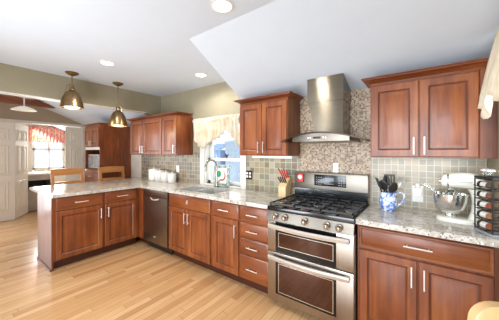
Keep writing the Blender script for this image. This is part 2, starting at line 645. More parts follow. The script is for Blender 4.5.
# patio door left of the closet (outside the frame, brightens the floor)
mb = MB()
for a, b in ((-4.2, -4.1), (-3.32, -3.22), (-2.45, -2.35)):
    mb.box(FX - 0.08, FX - 0.02, a, b, 0, 2.075)
mb.box(FX - 0.08, FX - 0.02, -4.1, -2.45, 1.98, 2.075)
mb.box(FX - 0.08, FX - 0.02, -4.1, -2.45, 0, 0.12)
d4 = struct(mb.build('door_4', 'trim', smooth=False))

# tie beam under the vault
mb = MB()
yb = lambda z: -(z - 2.0) / 0.41
XB = -5.2
mb.prism([(XB, yb(2.38), 2.372), (XB, yb(2.49), 2.485), (XB, -5.2, 2.485), (XB, -5.2, 2.372)], (-0.16, 0, 0))
struct(mb.build('trim_beam', 'beam', smooth=False))

# sink window: casing, sashes, glass
mb = MB()
mb.box(-1.65, WX0, -0.022, 0.0, 0.915, 1.945)
mb.box(WX1, -0.745, -0.022, 0.0, 0.915, 1.945)
mb.box(WX0, WX1, -0.022, 0.0, WZ1, 1.945)
mb.box(WX0, WX1, -0.03, 0.15, 0.917, WZ0)
for s0, s1, y in ((WX0, WX0 + 0.02, 0), (WX1 - 0.02, WX1, 0)):
    mb.box(s0, s1, 0.0, 0.15, WZ0, WZ1)
mb.box(WX0, WX1, 0.0, 0.15, WZ1 - 0.02, WZ1)
w1 = struct(mb.build('window_1', 'trim', smooth=False))
for nm, z0, z1, y in (('lower_sash', WZ0, 1.325, 0.05), ('upper_sash', 1.285, WZ1 - 0.02, 0.09)):
    mb = MB()
    x0, x1 = WX0 + 0.02, WX1 - 0.02
    mb.box(x0, x0 + 0.045, y, y + 0.035, z0, z1)
    mb.box(x1 - 0.045, x1, y, y + 0.035, z0, z1)
    mb.box(x0, x1, y, y + 0.035, z0, z0 + 0.045)
    mb.box(x0, x1, y, y + 0.035, z1 - 0.04, z1)
    sh = mb.build('sash', 'trim', w1, smooth=False)
    MB().box(x0 + 0.045, x1 - 0.045, y + 0.015, y + 0.02, z0 + 0.045, z1 - 0.04).build('pane', 'glass', sh, smooth=False)

# baseboards
sbox('baseboard_left', 'trim', -3.82, -2.96, -0.016, -0.0005, 0.0, 0.10)

# neighbouring buildings beyond the sink window
t = thing('neighbouring_house', 'pale grey-blue building outside the sink window', 'house', (-7.2, 7.4, -1.2))
MB().box(-0.66, 0.30, 0, 2, 0, 3.15).build('wall', 'siding', t, smooth=False)
MB().prism([(-0.70, -0.05, 3.15), (0.34, -0.05, 3.15), (0.34, 1.0, 3.3), (-0.70, 1.0, 3.3)], (0, 0.02, 0.08)).build('roof', 'siding', t, smooth=False)
t = thing('garden_shed', 'small blue shed glimpsed through the left edge of the sink window', 'shed', (-8.6, 7.4, -1.2))
MB().box(-0.6, 0.35, 0, 1.5, 0, 2.75).build('wall', 'blue', t, smooth=False)
MB().prism([(-0.7, -0.1, 2.75), (0.45, -0.1, 2.75), (0.45, 0.8, 3.1), (-0.7, 0.8, 3.1)], (0, 0.02, 0.06)).build('roof', 'blue', t, smooth=False)


# ================================================================ cabinets
def pull(mb, a, b, off, r=0.0048):
    """bar pull from a to b (door-face points), standing off towards -y."""
    a, b = Vector(a), Vector(b)
    o = Vector((0, -off, 0))
    d = (b - a) * 0.12
    mb.tube([a + o, b + o], r, 8)
    for p in (a + d, b - d):
        mb.cyl(p, p + o, r * 0.8, 8)
    return mb


RAISED = [(0.0, 0.004), (0.005, 0.0), (0.052, 0.0), (0.058, 0.006), (0.063, 0.011), (0.070, 0.011), (0.105, 0.002)]
SLAB = [(0.0, 0.008), (0.004, 0.005), (0.014, 0.001), (0.018, 0.0)]
DRAW = [(0.0, 0.005), (0.004, 0.0), (0.016, 0.0), (0.021, 0.006), (0.030, 0.002)]


def add_door(root, x0, x1, z0, z1, side, top=True, mat='cherry', hlen=0.135, hz=None):
    d = MB().panel(x0, x1, z0, z1, -0.02, 0.0195, RAISED, (4, 6)).build('door', [mat, 'groove_shade'], root)
    hx = x1 - 0.03 if side == 'r' else x0 + 0.03
    if hz is None:
        zz = (z1 - 0.035 - hlen, z1 - 0.035) if top else (z0 + 0.02, z0 + 0.02 + hlen)
    else:
        zz = hz
    pull(MB(), (hx, -0.02, zz[0]), (hx, -0.02, zz[1]), 0.03).build('handle', 'nickel', d)
    return d


def add_drawer(root, x0, x1, z0, z1, handle=0.15, prof=SLAB):
    d = MB().panel(x0, x1, z0, z1, -0.02, 0.0195, prof).build('drawer', 'cherry_x', root)
    if handle:
        c, z = (x0 + x1) / 2, (z0 + z1) / 2
        pull(MB(), (c - handle / 2, -0.02, z), (c + handle / 2, -0.02, z), 0.03).build('handle', 'nickel', d)
    return d


def base_cab(name, label, loc, rz, w, depth=0.60, toe=True, ends=(0, 0), ztop=0.8745, z0=0.11):
    root = thing(name, label, 'cabinet', loc, rz, 'base cabinets')
    MB().box(0.0005, w - 0.0005, 0, depth, z0, ztop).build('body', 'cherry', root, smooth=False)
    if toe:
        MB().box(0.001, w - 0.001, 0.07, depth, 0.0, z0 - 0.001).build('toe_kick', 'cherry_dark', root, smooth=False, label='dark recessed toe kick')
    return root


YF = -0.61
# drawer stack
r = base_cab('drawer_cabinet', 'cherry base cabinet with a stack of four drawers left of the range', (-0.371, YF, 0), 0, 0.364)
for z0, z1 in ((0.705, 0.860), (0.545, 0.692), (0.375, 0.532), (0.118, 0.362)):
    add_drawer(r, 0.012, 0.352, z0, z1, 0.135)
# single door cabinet
r = base_cab('door_cabinet', 'narrow cherry base cabinet with one drawer over one door, right of the sink cabinet', (-0.792, YF, 0), 0, 0.42)
add_drawer(r, 0.035, 0.408, 0.705, 0.860, 0.15)
add_door(r, 0.035, 0.408, 0.118, 0.690, 'r')
# sink base
r = base_cab('sink_cabinet', 'wide two-door cherry base cabinet under the sink', (-1.603, YF, 0), 0, 0.81, ztop=0.68)
mb = MB()
mb.box(0.0005, 0.8095, 0.0, 0.02, 0.681, 0.8745)
mb.build('face_frame', 'cherry', r, smooth=False)
f = add_drawer(r, 0.014, 0.796, 0.705, 0.860, 0)
MB().box(0.408, 0.418, -0.045, -0.02, 0.765, 0.815, 0.003).build('hook', 'nickel', f, label='small nickel hook')
add_door(r, 0.014, 0.402, 0.118, 0.690, 'r')
add_door(r, 0.408, 0.796, 0.118, 0.690, 'l')
# blind corner box carrying the counter, with the filler strip beside the dishwasher
r = thing('corner_cabinet', 'cherry corner filler cabinet between the dishwasher and the peninsula', 'cabinet', (-2.345, YF, 0), 0, 'base cabinets')
MB().box(-0.60, 0.130, 0.001, 0.60, 0.11, 0.8745).build('body', 'cherry', r, smooth=False)
MB().box(-0.018, 0.120, -0.018, 0.0, 0.11, 0.8745).build('filler_strip', 'cherry', r, smooth=False)
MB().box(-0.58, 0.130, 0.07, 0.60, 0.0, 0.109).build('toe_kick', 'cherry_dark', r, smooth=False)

# peninsula cabinets face +x
PX = -2.365
r = base_cab('peninsula_cabinet', 'wider cherry cabinet at the free end of the peninsula, drawer over one door', (PX, -1.668, 0), PI / 2, 0.55, 0.585)
add_drawer(r, 0.022, 0.530, 0.712, 0.862, 0.15)
add_door(r, 0.022, 0.530, 0.120, 0.695, 'r')
mb = MB().box(-0.019, -0.0005, 0.0, 0.60, 0.0, 0.8745)
mb.build('end_panel', 'cherry', r, smooth=False)
mb = MB().box(-0.032, -0.0195, 0.002, 0.60, 0.0, 0.022, 0.004)
mb.build('shoe_molding', 'cherry_x', r, smooth=False)
r = base_cab('peninsula_cabinet', 'narrower cherry peninsula cabinet beside the dishwasher corner', (PX, -1.117, 0), PI / 2, 0.486, 0.585)
add_drawer(r, 0.012, 0.450, 0.712, 0.862, 0.15)
add_door(r, 0.012, 0.450, 0.120, 0.695, 'l')

# right base cabinet
r = base_cab('wide_drawer_cabinet', 'cherry base cabinet with one wide drawer and two doors right of the range', (0.772, YF, 0), 0, 0.79)
add_drawer(r, 0.014, 0.730, 0.705, 0.862, 0.155, DRAW)
add_door(r, 0.014, 0.369, 0.118, 0.690, 'r')
add_door(r, 0.377, 0.730, 0.118, 0.690, 'l')


def crown(root, x0, x1, yb, z0, z1, out, left=True, right=True, mat='cherry_x', name='crown_molding', parent=True):
    """mitred crown with a stepped cove profile around the front and the free ends."""
    prof = [(0.0, 0.0), (0.006, 0.004), (0.010, 0.25), (0.35, 0.55), (0.72, 0.72), (0.78, 0.86), (1.0, 0.88), (1.0, 1.0)]
    rings = []
    for o, h in prof:
        e = o * out
        z = z0 + h * (z1 - z0)
        xl = x0 - (e if left else 0)
        xr = x1 + (e if right else 0)
        rings.append([(xl, yb, z), (xl, -e, z), (xr, -e, z), (xr, yb, z)])
    return MB().loops(rings).build(name, mat, root if parent else None)


def wall_cab(name, label, x0, w, doors, zb=1.37, zt=1.975, depth=0.30, mat='cherry', group='wall cabinets', cr=(True, True)):
    root = thing(name, label, 'cabinet', (x0, -0.315, 0), 0, group)
    MB().box(0.0005, w - 0.0005, 0, depth, zb, zt).build('body', mat, root, smooth=False)
    for a, b, s in doors:
        add_door(root, a, b, zb + 0.008, zt - 0.01, s, top=False, hlen=0.13, mat=mat)
    if cr:
        crown(root, 0.0005, w - 0.0005 + (0 if cr[1] else 0.083), depth - 0.02, zt + 0.0005, 2.033, 0.062, cr[0], cr[1])
    return root


wall_cab('wall_cabinet', 'two-door cherry wall cabinet right of the range hood', 0.812, 0.672, [(0.006, 0.333, 'r'), (0.339, 0.666, 'l')], cr=(True, False))
sp = MB().box(1.4845, 1.568, -0.325, -0.015, 1.37, 1.972).build('filler_panel', 'cherry', smooth=False)
tag(sp, 'cherry filler panel between the right wall cabinet and the side wall', 'panel')
wall_cab('wall_cabinet', 'two-door cherry wall cabinet between the sink window and the hood', -0.605, 0.637, [(0.006, 0.315, 'r'), (0.322, 0.631, 'l')], zb=1.375)
wall_cab('wall_cabinet', 'single-door cherry wall cabinet left of the sink window, end panel showing', -2.205, 0.375, [(0.010, 0.367, 'r')], cr=None)
wall_cab('wall_cabinet', 'two-door cherry wall cabinet at the far left over the canisters', -3.216, 1.010, [(0.012, 0.440, 'r'), (0.452, 1.002, 'l')], cr=None)
cm = crown(None, -3.2155, -1.8305, -0.06, 1.9755, 2.025, 0.062, True, True, parent=False)
cm.data.transform(Matrix.Translation((0, 0, 0)))
# the run's crown sits on the cabinet fronts
for v in cm.data.vertices:
    if v.co.y > -0.0601 and v.co.y < -0.0599:
        continue
    v.co.y -= 0.3155
tag(cm, 'dark cherry crown molding along the top of the left wall cabinets', 'molding')
for nm, x, w in (('under_cabinet_lamp_right', 1.15, 0.6), ('under_cabinet_lamp_middle', -0.28, 0.5), ('under_cabinet_lamp_left', -2.6, 0.9)):
    area(nm, (x, -0.13, 1.343), (x, -0.05, 1.0), w, 0.03, 0.55, (1.0, 0.98, 0.9))
ul = MB().box(-0.50, 0.03, -0.22, -0.02, 1.345, 1.3735, 0.004).build('under_cabinet_light', 'white_plastic')
tag(ul, 'thin white light bar under the wall cabinet left of the hood', 'light')


# ================================================================ countertops
def slab(name, xs, ys, solid, z0, z1):
    bm = bmesh.new()
    V = {}

    def vv(i, j, z):
        k = (i, j, z)
        if k not in V:
            V[k] = bm.verts.new((xs[i], ys[j], z))
        return V[k]
    nx, ny = len(xs) - 1, len(ys) - 1
    for i in range(nx):
        for j in range(ny):
            if not solid(i, j):
                continue
            bm.faces.new((vv(i, j, z1), vv(i + 1, j, z1), vv(i + 1, j + 1, z1), vv(i, j + 1, z1)))
            bm.faces.new((vv(i, j + 1, z0), vv(i + 1, j + 1, z0), vv(i + 1, j, z0), vv(i, j, z0)))
            for di, dj, a, b in ((-1, 0, (i, j + 1), (i, j)), (1, 0, (i + 1, j), (i + 1, j + 1)), (0, -1, (i, j), (i + 1, j)), (0, 1, (i + 1, j + 1), (i, j + 1))):
                ii, jj = i + di, j + dj
                if 0 <= ii < nx and 0 <= jj < ny and solid(ii, jj):
                    continue
                bm.faces.new((vv(*a, z0), vv(*b, z0), vv(*b, z1), vv(*a, z1)))
    es = [e for e in bm.edges if len(e.link_faces) == 2 and e.calc_face_angle() > 0.5 and abs(e.verts[0].co.z - e.verts[1].co.z) < 1e-6]
    bmesh.ops.bevel(bm, geom=es, offset=0.006, segments=2, affect='EDGES')
    mb = MB()
    mb.bm.free()
    mb.bm = bm
    return mb.build(name, 'granite')


CZ0, CZ1 = 0.876, 0.914
xs = [-3.37, -2.307, -1.55, -1.235, -1.205, -0.86, -0.004]
ys = [-1.692, -0.648, -0.545, -0.165, -0.0135]
ct = slab('countertop', xs, ys, lambda i, j: (i == 0 or j > 0) and not (i in (2, 4) and j == 2), CZ0, CZ1)
tag(ct, 'speckled beige granite countertop running from the range past the sink onto the peninsula', 'countertop')
ct = slab('countertop', [0.766, 1.569], [-0.648, -0.0135], lambda i, j: True, CZ0, CZ1)
tag(ct, 'short speckled granite countertop under the stand mixer', 'countertop')
ct = slab('window_shelf', [1.5705, 1.757], [-1.248, -0.402], lambda i, j: True, CZ0, CZ1)
tag(ct, 'granite ledge in the boxed-out side window', 'shelf')

# sink
t = thing('kitchen_sink', 'double-bowl stainless sink set into the granite under the window', 'sink', (-1.205, -0.355, 0.70))
for x0, x1, nm in ((-0.345, -0.03, 'bowl'), (0.0, 0.345, 'bowl')):
    mb = MB()
    mb.box(x0 + 0.0, x1 - 0.0, -0.188, 0.188, 0.0, 0.006)
    mb.box(x0 + 0.0, x0 + 0.006, -0.188, 0.188, 0.006, 0.206)
    mb.box(x1 - 0.006, x1, -0.188, 0.188, 0.006, 0.206)
    mb.box(x0 + 0.006, x1 - 0.006, -0.188, -0.182, 0.006, 0.206)
    mb.box(x0 + 0.006, x1 - 0.006, 0.182, 0.188, 0.006, 0.206)
    b = mb.build(nm, 'sink_steel', t, smooth=False)
    MB().lathe([(0.04, 0.007), (0.042, 0.009), (0.03, 0.010), (0.005, 0.008)], ((x0 + x1) / 2, 0, 0)).build('drain', 'nickel', b)
# faucet
t = thing('faucet', 'tall brushed nickel gooseneck faucet behind the sink', 'faucet', (-1.21, -0.10, 0.914))
MB().lathe([(0.030, 0.001), (0.030, 0.012), (0.020, 0.022), (0.016, 0.06)]).build('base', 'faucet_metal', t)
pts = [(0, 0, 0.03), (0, 0, 0.27)]
for i in range(11):
    a = PI * i / 10
    pts.append((-0.005 * i / 10, -0.105 + 0.105 * math.cos(a), 0.29 + 0.105 * math.sin(a)))
pts.append((-0.005, -0.212, 0.24))
MB().tube(pts, 0.014, 12).build('spout', 'faucet_metal', t)
MB().tube([(0.015, 0, 0.06), (0.05, -0.01, 0.085), (0.09, -0.015, 0.12)], 0.007, 8).build('lever', 'faucet_metal', t)

# ================================================================ dishwasher
t = thing('dishwasher', 'dark stainless dishwasher between the peninsula and the sink cabinet', 'dishwasher', (-2.208, YF, 0))
MB().box(0, 0.60, 0.0, 0.58, 0.10, 0.870).build('body', 'black_plastic', t, smooth=False)
d = MB().box(0.004, 0.596, -0.028, -0.001, 0.115, 0.775, 0.004).build('door', 'steel_dark', t)
c = MB().box(0.004, 0.596, -0.028, -0.001, 0.780, 0.866, 0.004).build('control_panel', 'steel_dark', t)
mb = MB()
mb.tube([(0.20 + 0.2 * i / 10, -0.030 - 0.016 * math.sin(PI * i / 10), 0.755 - 0.018 * math.sin(PI * i / 10)) for i in range(11)], 0.008, 8)
mb.build('handle', 'nickel', d, label='bright curved pocket handle')
MB().box(0.27, 0.33, -0.0295, -0.0281, 0.20, 0.215).build('badge', 'gray_plastic', d)
MB().box(0.002, 0.598, 0.05, 0.57, 0.0, 0.099).build('toe_kick', 'black_plastic', t, smooth=False)

# ================================================================ range
RW = 0.758
t = thing('gas_range', 'stainless double-oven gas range with black burner grates', 'range', (0.002, 0, 0))
MB().box(0.0, RW, -0.630, -0.02, 0.05, 0.875).build('body', 'steel_v', t, smooth=False)
MB().box(0.02, RW - 0.02, -0.58, -0.05, 0.0, 0.0495).build('toe_kick', 'black_plastic', t, smooth=False)
MB().box(0.0, RW, -0.672, -0.095, 0.876, 0.915, 0.005).build('cooktop', 'enamel', t, label='glossy black cooktop')
# control panel, tilted
mb = MB()
mb.prism([(0.0, -0.631, 0.790), (0.0, -0.690, 0.795), (0.0, -0.668, 0.8755), (0.0, -0.631, 0.8755)], (RW, 0, 0))
cp = mb.build('control_panel', 'steel_panel', t, smooth=False)
nrm = Vector((0, -0.08, -0.022)).normalized()
for kx in (0.095, 0.190, 0.375, 0.560, 0.655):
    mb = MB()
    p = Vector((kx, -0.679, 0.835))
    o = Vector((0, -1, -0.27)).normalized()
    mb.cyl(p, p + o * 0.008, 0.031, 20)
    mb.cyl(p + o * 0.008, p + o * 0.032, 0.025, 20, 0.021)
    k = mb.build('knob', 'knob_steel', cp)
    q = p + o * 0.033
    MB().box(q.x - 0.004, q.x + 0.004, q.y - 0.004, q.y + 0.004, q.z - 0.017, q.z + 0.017, 0.001).build('pointer', 'steel_v', k)


def oven_door(name, z0, z1, gz0, gz1, wz0, wz1, hz):
    d = MB().box(0.003, RW - 0.003, -0.668, -0.631, z0, z1, 0.005).build(name, 'steel_v', t)
    MB().box(0.088, RW - 0.130, -0.6705, -0.6685, gz0, gz1).build('glass_panel', 'black_glass', d, smooth=False)
    mb = MB()
    x0, x1 = 0.118, RW - 0.150
    mb.box(x0, x1, -0.6745, -0.671, wz0, wz0 + 0.006)
    mb.box(x0, x1, -0.6745, -0.671, wz1 - 0.006, wz1)
    mb.box(x0, x0 + 0.006, -0.6745, -0.671, wz0 + 0.006, wz1 - 0.006)
    mb.box(x1 - 0.006, x1, -0.6745, -0.671, wz0 + 0.006, wz1 - 0.006)
    mb.build('window_trim', 'steel_bright', d, smooth=False)
    MB().box(x0 + 0.0062, x1 - 0.0062, -0.6725, -0.671, wz0 + 0.0062, wz1 - 0.0062).build('window', 'oven_window', d, smooth=False)
    mb = MB()
    n = 18
    rings = []
    for i in range(n + 1):
        u = i / n
        x = 0.028 + (RW - 0.056) * u
        b = 0.030 + 0.030 * math.sin(PI * u)
        y = -0.668 - b
        rings.append([(x, y - 0.009, hz - 0.018), (x, y + 0.008, hz - 0.020), (x, y + 0.010, hz + 0.018), (x, y - 0.006, hz + 0.019), (x, y - 0.013, hz + 0.006)])
    mb.loops(rings)
    for x in (0.045, RW - 0.045):
        mb.box(x - 0.018, x + 0.018, -0.703, -0.668, hz - 0.012, hz + 0.012, 0.003)
    mb.build('handle', 'handle_steel', d, label='wide bowed steel handle')
    return d


oven_door('upper_oven_door', 0.508, 0.786, 0.512, 0.783, 0.560, 0.690, 0.745)
oven_door('lower_oven_door', 0.060, 0.500, 0.130, 0.450, 0.150, 0.410, 0.462)
# grates and burners
for gx0, gx1 in ((0.018, 0.258), (0.262, 0.496), (0.500, 0.740)):
    mb = MB()
    zt = 0.946
    y0, y1 = -0.640, -0.125
    b = 0.006
    def bar(ax, ay, bx, by):
        mb.box(min(ax, bx) - b, max(ax, bx) + b, min(ay, by) - b, max(ay, by) + b, zt - 0.014, zt)
    xc = (gx0 + gx1) / 2
    bar(gx0, y0, gx1, y0); bar(gx0, y1, gx1, y1); bar(gx0, y0, gx0, y1); bar(gx1, y0, gx1, y1)
    bar(gx0, (y0 + y1) / 2, gx1, (y0 + y1) / 2)
    for yc in (y0 + 0.13, y1 - 0.13):
        bar(gx0, yc, xc - 0.035, yc); bar(xc + 0.035, yc, gx1, yc)
        bar(xc, yc - 0.125, xc, yc - 0.035); bar(xc, yc + 0.035, xc, yc + 0.125)
    for x in (gx0, gx1):
        for y in (y0, y1, (y0 + y1) / 2):
            mb.box(x - b, x + b, y - b, y + b, 0.9152, zt - 0.013)
    mb.build('grate', 'iron', t, smooth=False)
for bx, by, rr in ((0.138, -0.51, 0.05), (0.138, -0.255, 0.042), (0.379, -0.38, 0.055), (0.620, -0.51, 0.052), (0.620, -0.255, 0.04)):
    b = MB().lathe([(rr, 0.9152), (rr, 0.922), (rr * 0.8, 0.926)], (bx, by, 0)).build('burner', 'steel_bright', t)
    MB().lathe([(rr * 0.78, 0.9262), (rr * 0.78, 0.931), (rr * 0.6, 0.934)], (bx, by, 0)).build('cap', 'iron', b)
# backguard
MB().box(0.004, RW - 0.004, -0.094, -0.02, 0.876, 1.020).build('back_riser', 'enamel', t, smooth=False)
bgd = MB().box(0.0, RW, -0.100, -0.016, 1.021, 1.195, 0.010).build('backguard', 'steel_panel', t)
dp = MB().box(0.235, 0.560, -0.1035, -0.1005, 1.062, 1.178, 0.001).build('display_panel', 'black_glass', bgd)
MB().box(0.345, 0.440, -0.1045, -0.1036, 1.115, 1.150).build('clock_display', plain('display_grey', (70, 74, 80), 0.2), dp, smooth=False)
for bx in (0.255, 0.485):
    mb = MB()
    for i in range(3):
        for j in range(4):
            mb.box(bx + i * 0.024, bx + i * 0.024 + 0.012, -0.1045, -0.1036, 1.075 + j * 0.024, 1.082 + j * 0.024)
    mb.build('button_marks', 'gray_plastic', dp, smooth=False)
mb = MB()
for i in range(5):
    mb.box(0.345 + i * 0.02, 0.345 + i * 0.02 + 0.012, -0.1045, -0.1036, 1.082, 1.090)
mb.build('button_marks', 'gray_plastic', dp, smooth=False)
# timer
t = thing('kitchen_timer', 'small red kitchen timer stuck on the left end of the range backguard', 'timer', (0.082, -0.1, 1.135))
MB().box(-0.034, 0.034, -0.018, -0.001, -0.045, 0.045, 0.006).build('case', 'red', t)
MB().cyl((0, -0.018, 0.008), (0, -0.026, 0.008), 0.024, 20).build('dial', 'pinkwhite', t)

# ================================================================ range hood
t = thing('range_hood', 'stainless chimney range hood with an arched glass canopy', 'range hood', (0.405, 0, 0))
mb = MB()
mb.prism([(-0.165, -0.30, 1.90), (-0.165, -0.30, 2.138), (-0.165, -0.016, 2.042), (-0.165, -0.016, 1.90)], (0.345, 0, 0))
mb.build('chimney_cover', 'steel_hood', t, smooth=False)
rings = []
for i in range(9):
    u = i / 8
    z = 1.899 - u * (1.899 - 1.585)
    xl = -0.160 + 0.055 * (1 - (1 - u) ** 2)
    rings.append([(xl, -0.296, z), (0.176, -0.296, z), (0.176, -0.016, z), (xl, -0.016, z)])
MB().loops(rings).build('chimney', 'steel_hood', t)
# arched glass
def arc(x, z0=1.512, rise=0.075, half=0.385):
    return z0 + rise * (1 - (x / half) ** 2)
n = 24
rings = []
for i in range(n + 1):
    x = -0.385 + 0.77 * i / n
    yf = -0.455 - 0.05 * (1 - (x / 0.385) ** 2)
    z = arc(x)
    rings.append([(x, yf, z), (x, -0.016, z), (x, -0.016, z + 0.007), (x, yf, z + 0.007)])
MB().loops(rings).build('glass_canopy', 'hood_glass', t)
rings = []
for i in range(n + 1):
    x = -0.385 + 0.77 * i / n
    yf = -0.4555 - 0.05 * (1 - (x / 0.385) ** 2)
    z = arc(x)
    rings.append([(x, yf - 0.004, z - 0.002), (x, yf, z - 0.002), (x, yf, z + 0.009), (x, yf - 0.004, z + 0.009)])
MB().loops(rings).build('canopy_edge', 'bronze', t)
rings = []
for i in range(n + 1):
    x = -0.25 + 0.52 * i / n
    yf = -0.43 - 0.05 * (1 - (x / 0.385) ** 2)
    zt = arc(x) - 0.002
    zb = min(1.512, zt - 0.012)
    rings.append([(x, yf, zb), (x, -0.018, zb), (x, -0.018, zt), (x, yf, zt)])
hb = MB().loops(rings).build('canopy_body', 'steel_panel', t)
MB().box(-0.035, 0.035, -0.4845, -0.4785, 1.535, 1.553, 0.002).build('control_display', 'black_plastic', hb)
mb = MB()
for x in (-0.08, -0.06, 0.06, 0.08):
    mb.cyl((x, -0.476, 1.544), (x, -0.4835, 1.544), 0.006, 10)
mb.build('buttons', 'steel_bright', hb)


# ================================================================ pendants and downlights
def pendant(y, zb, label):
    t = thing('pendant_lamp', label, 'lamp', (-2.47, y, ZC), 0, 'pendant lamps over the peninsula')
    L = ZC - zb
    MB().lathe([(0.072, -0.001), (0.072, -0.008), (0.05, -0.026), (0.022, -0.04), (0.012, -0.044)]).build('ceiling_canopy', 'brass', t)
    MB().cyl((0, 0, -0.044), (0, 0, -L + 0.27), 0.007).build('rod', 'brass', t)
    s = MB()
    s.lathe([(0.022, -L + 0.275), (0.028, -L + 0.262), (0.028, -L + 0.225), (0.05, -L + 0.21), (0.075, -L + 0.185), (0.10, -L + 0.13), (0.118, -L + 0.07), (0.128, -L + 0.0), (0.124, -L + 0.0), (0.112, -L + 0.07), (0.094, -L + 0.13), (0.07, -L + 0.18), (0.02, -L + 0.20)], n=28).build('lamp_shade', 'brass', t, label='bell-shaped antique brass shade')
    fr = MB()
    for a in (0.4, 2.5, 4.6):
        fr.tube([(0.012 * math.cos(a), 0.012 * math.sin(a), -L + 0.30), (0.05 * math.cos(a), 0.05 * math.sin(a), -L + 0.285), (0.068 * math.cos(a), 0.068 * math.sin(a), -L + 0.20)], 0.004, 6)
    fr.build('yoke', 'brass', t)
    MB().lathe([(0.02, -L + 0.19), (0.03, -L + 0.12), (0.075, -L + 0.03), (0.08, -L + 0.012), (0.05, -L + 0.006)], n=20).build('bulb', 'bulb_glow', t, label='glowing white bulb')
    l = bpy.data.lights.new('pendant_light', 'POINT')
    l.energy = 6; l.color = (1, 0.86, 0.66); l.shadow_soft_size = 0.06
    o = bpy.data.objects.new('pendant_light', l); COL.objects.link(o)
    o.parent = t; o.location = (0, 0, -L - 0.04)


pendant(-1.452, 1.985, 'left brass bell pendant hanging over the free end of the peninsula')
pendant(-0.884, 1.805, 'right brass bell pendant hanging lower near the wall cabinets')

for x, y, lab in ((0.037, -1.324, 'round recessed ceiling light nearest the camera at the top of the photo'),
                  (-1.75, -1.332, 'round recessed ceiling light beside the brass pendants'),
                  (-1.199, -0.406, 'round recessed ceiling light above the sink window')):
    t = thing('recessed_light', lab, 'light', (x, y, ZC), 0, 'recessed ceiling lights')
    MB().lathe([(0.085, -0.0005), (0.085, -0.004), (0.068, -0.007), (0.064, -0.002)], n=28, cap0=False, cap1=False).build('trim_ring', 'trim', t)
    MB().lathe([(0.064, -0.0008), (0.064, -0.003), (0.03, -0.004)], n=24).build('lens', 'lamp_glow', t)
    l = bpy.data.lights.new('downlight', 'SPOT')
    l.energy = 36; l.color = (1, 0.96, 0.90); l.spot_size = 2.95; l.spot_blend = 0.45; l.shadow_soft_size = 0.07
    o = bpy.data.objects.new('downlight', l); COL.objects.link(o)
    o.parent = t; o.location = (0, 0, -0.02)

# breakfast-room dome pendant
t = thing('dome_pendant', 'shallow white dome pendant in the breakfast room at the upper left', 'lamp', (-4.3, -1.585, zs(-1.585)))
H = zs(-1.585)
MB().lathe([(0.05, -0.02), (0.05, -0.04), (0.012, -0.05)]).build('ceiling_canopy', 'trim', t)
MB().cyl((0, 0, -0.05), (0, 0, 2.19 - H), 0.009).build('rod', 'trim', t)
MB().lathe([(0.02, 2.20 - H), (0.06, 2.19 - H), (0.12, 2.165 - H), (0.165, 2.13 - H), (0.16, 2.128 - H), (0.11, 2.155 - H), (0.05, 2.172 - H)], n=28).build('lamp_shade', 'opal', t)


# ================================================================ curtains
def sheet(rows, mat, name='valance', parent=None, th=0.003):
    bm = bmesh.new()
    R = [[bm.verts.new(p) for p in row] for row in rows]
    for a, b in zip(R, R[1:]):
        for i in range(len(a) - 1):
            bm.faces.new((a[i], a[i + 1], b[i + 1], b[i]))
    mb = MB(); mb.bm.free(); mb.bm = bm
    o = mb.build(name, mat, parent)
    m = o.modifiers.new('thickness', 'SOLIDIFY'); m.thickness = th
    return o


def lerp(pts, u):
    for (a, va), (b, vb) in zip(pts, pts[1:]):
        if u <= b:
            k = (u - a) / (b - a)
            return va + (vb - va) * k
    return pts[-1][1]


t = thing('valance', 'cream lace swag valance over the sink window', 'curtain', (-1.2, -0.06, 1.925))
N, K = 72, 12
prof = [(0, 1.76), (0.05, 1.60), (0.14, 1.50), (0.24, 1.47), (0.32, 1.52), (0.45, 1.60), (0.58, 1.62), (0.66, 1.67), (0.73, 1.74), (0.80, 1.70), (0.90, 1.58), (0.97, 1.49), (1.0, 1.50)]
rows = []
for k in range(K + 1):
    v = k / K
    row = []
    for i in range(N + 1):
        u = i / N
        zb = lerp(prof, u) + 0.008 * math.sin(u * 60)
        zt = 1.935 + 0.006 * math.sin(u * 95)
        z = zt + (zb - zt) * v
        amp = 0.012 + 0.020 * v
        x = -1.745 + 0.93 * u
        y = -0.068 - 0.02 * math.sin(PI * min(1, v * 1.6)) + amp * math.sin(u * 78 + 0.6 * math.sin(3 * v)) - (0.02 * math.exp(-((v - 0.16) / 0.05) ** 2))
        row.append((x + 1.2, y + 0.06, z - 1.925))
    rows.append(row)
sheet(rows, 'lace', 'cloth', t)
MB().cyl((-0.55, 0.0, 0.0), (0.385, 0.0, 0.0), 0.008).build('rod', 'trim', t)
mb = MB()
for x in (-0.5, 0.385):
    mb.box(x - 0.006, x + 0.006, 0, 0.037, -0.01, 0.01)
mb.build('bracket', 'trim', t)

t = thing('valance', 'plain cream swag valance at the right edge in front of the wall cabinet', 'curtain', (1.55, -0.43, 2.17))
N, K = 60, 12
prof = [(0, 1.76), (0.04, 1.70), (0.10, 1.685), (0.18, 1.66), (0.24, 1.60), (0.30, 1.64), (0.36, 1.74), (0.44, 1.72), (0.60, 1.66), (0.8, 1.64), (1.0, 1.70)]
rows = []
for k in range(K + 1):
    v = k / K
    row = []
    for i in range(N + 1):
        u = i / N
        zb = lerp(prof, u)
        z = 2.19 + (zb - 2.19) * v
        x = 1.555 - 0.09 * v ** 0.8 + (0.006 + 0.012 * v) * math.sin(u * 52)
        y = -0.425 - 0.80 * u + 0.0 * v
        row.append((x - 1.55, y + 0.43, z - 2.17))
    rows.append(row)
sheet(rows, 'cream_cloth', 'cloth', t)
MB().cyl((0.0, 0.01, 0.0), (0.0, -0.815, 0.0), 0.008).build('rod', 'trim', t)

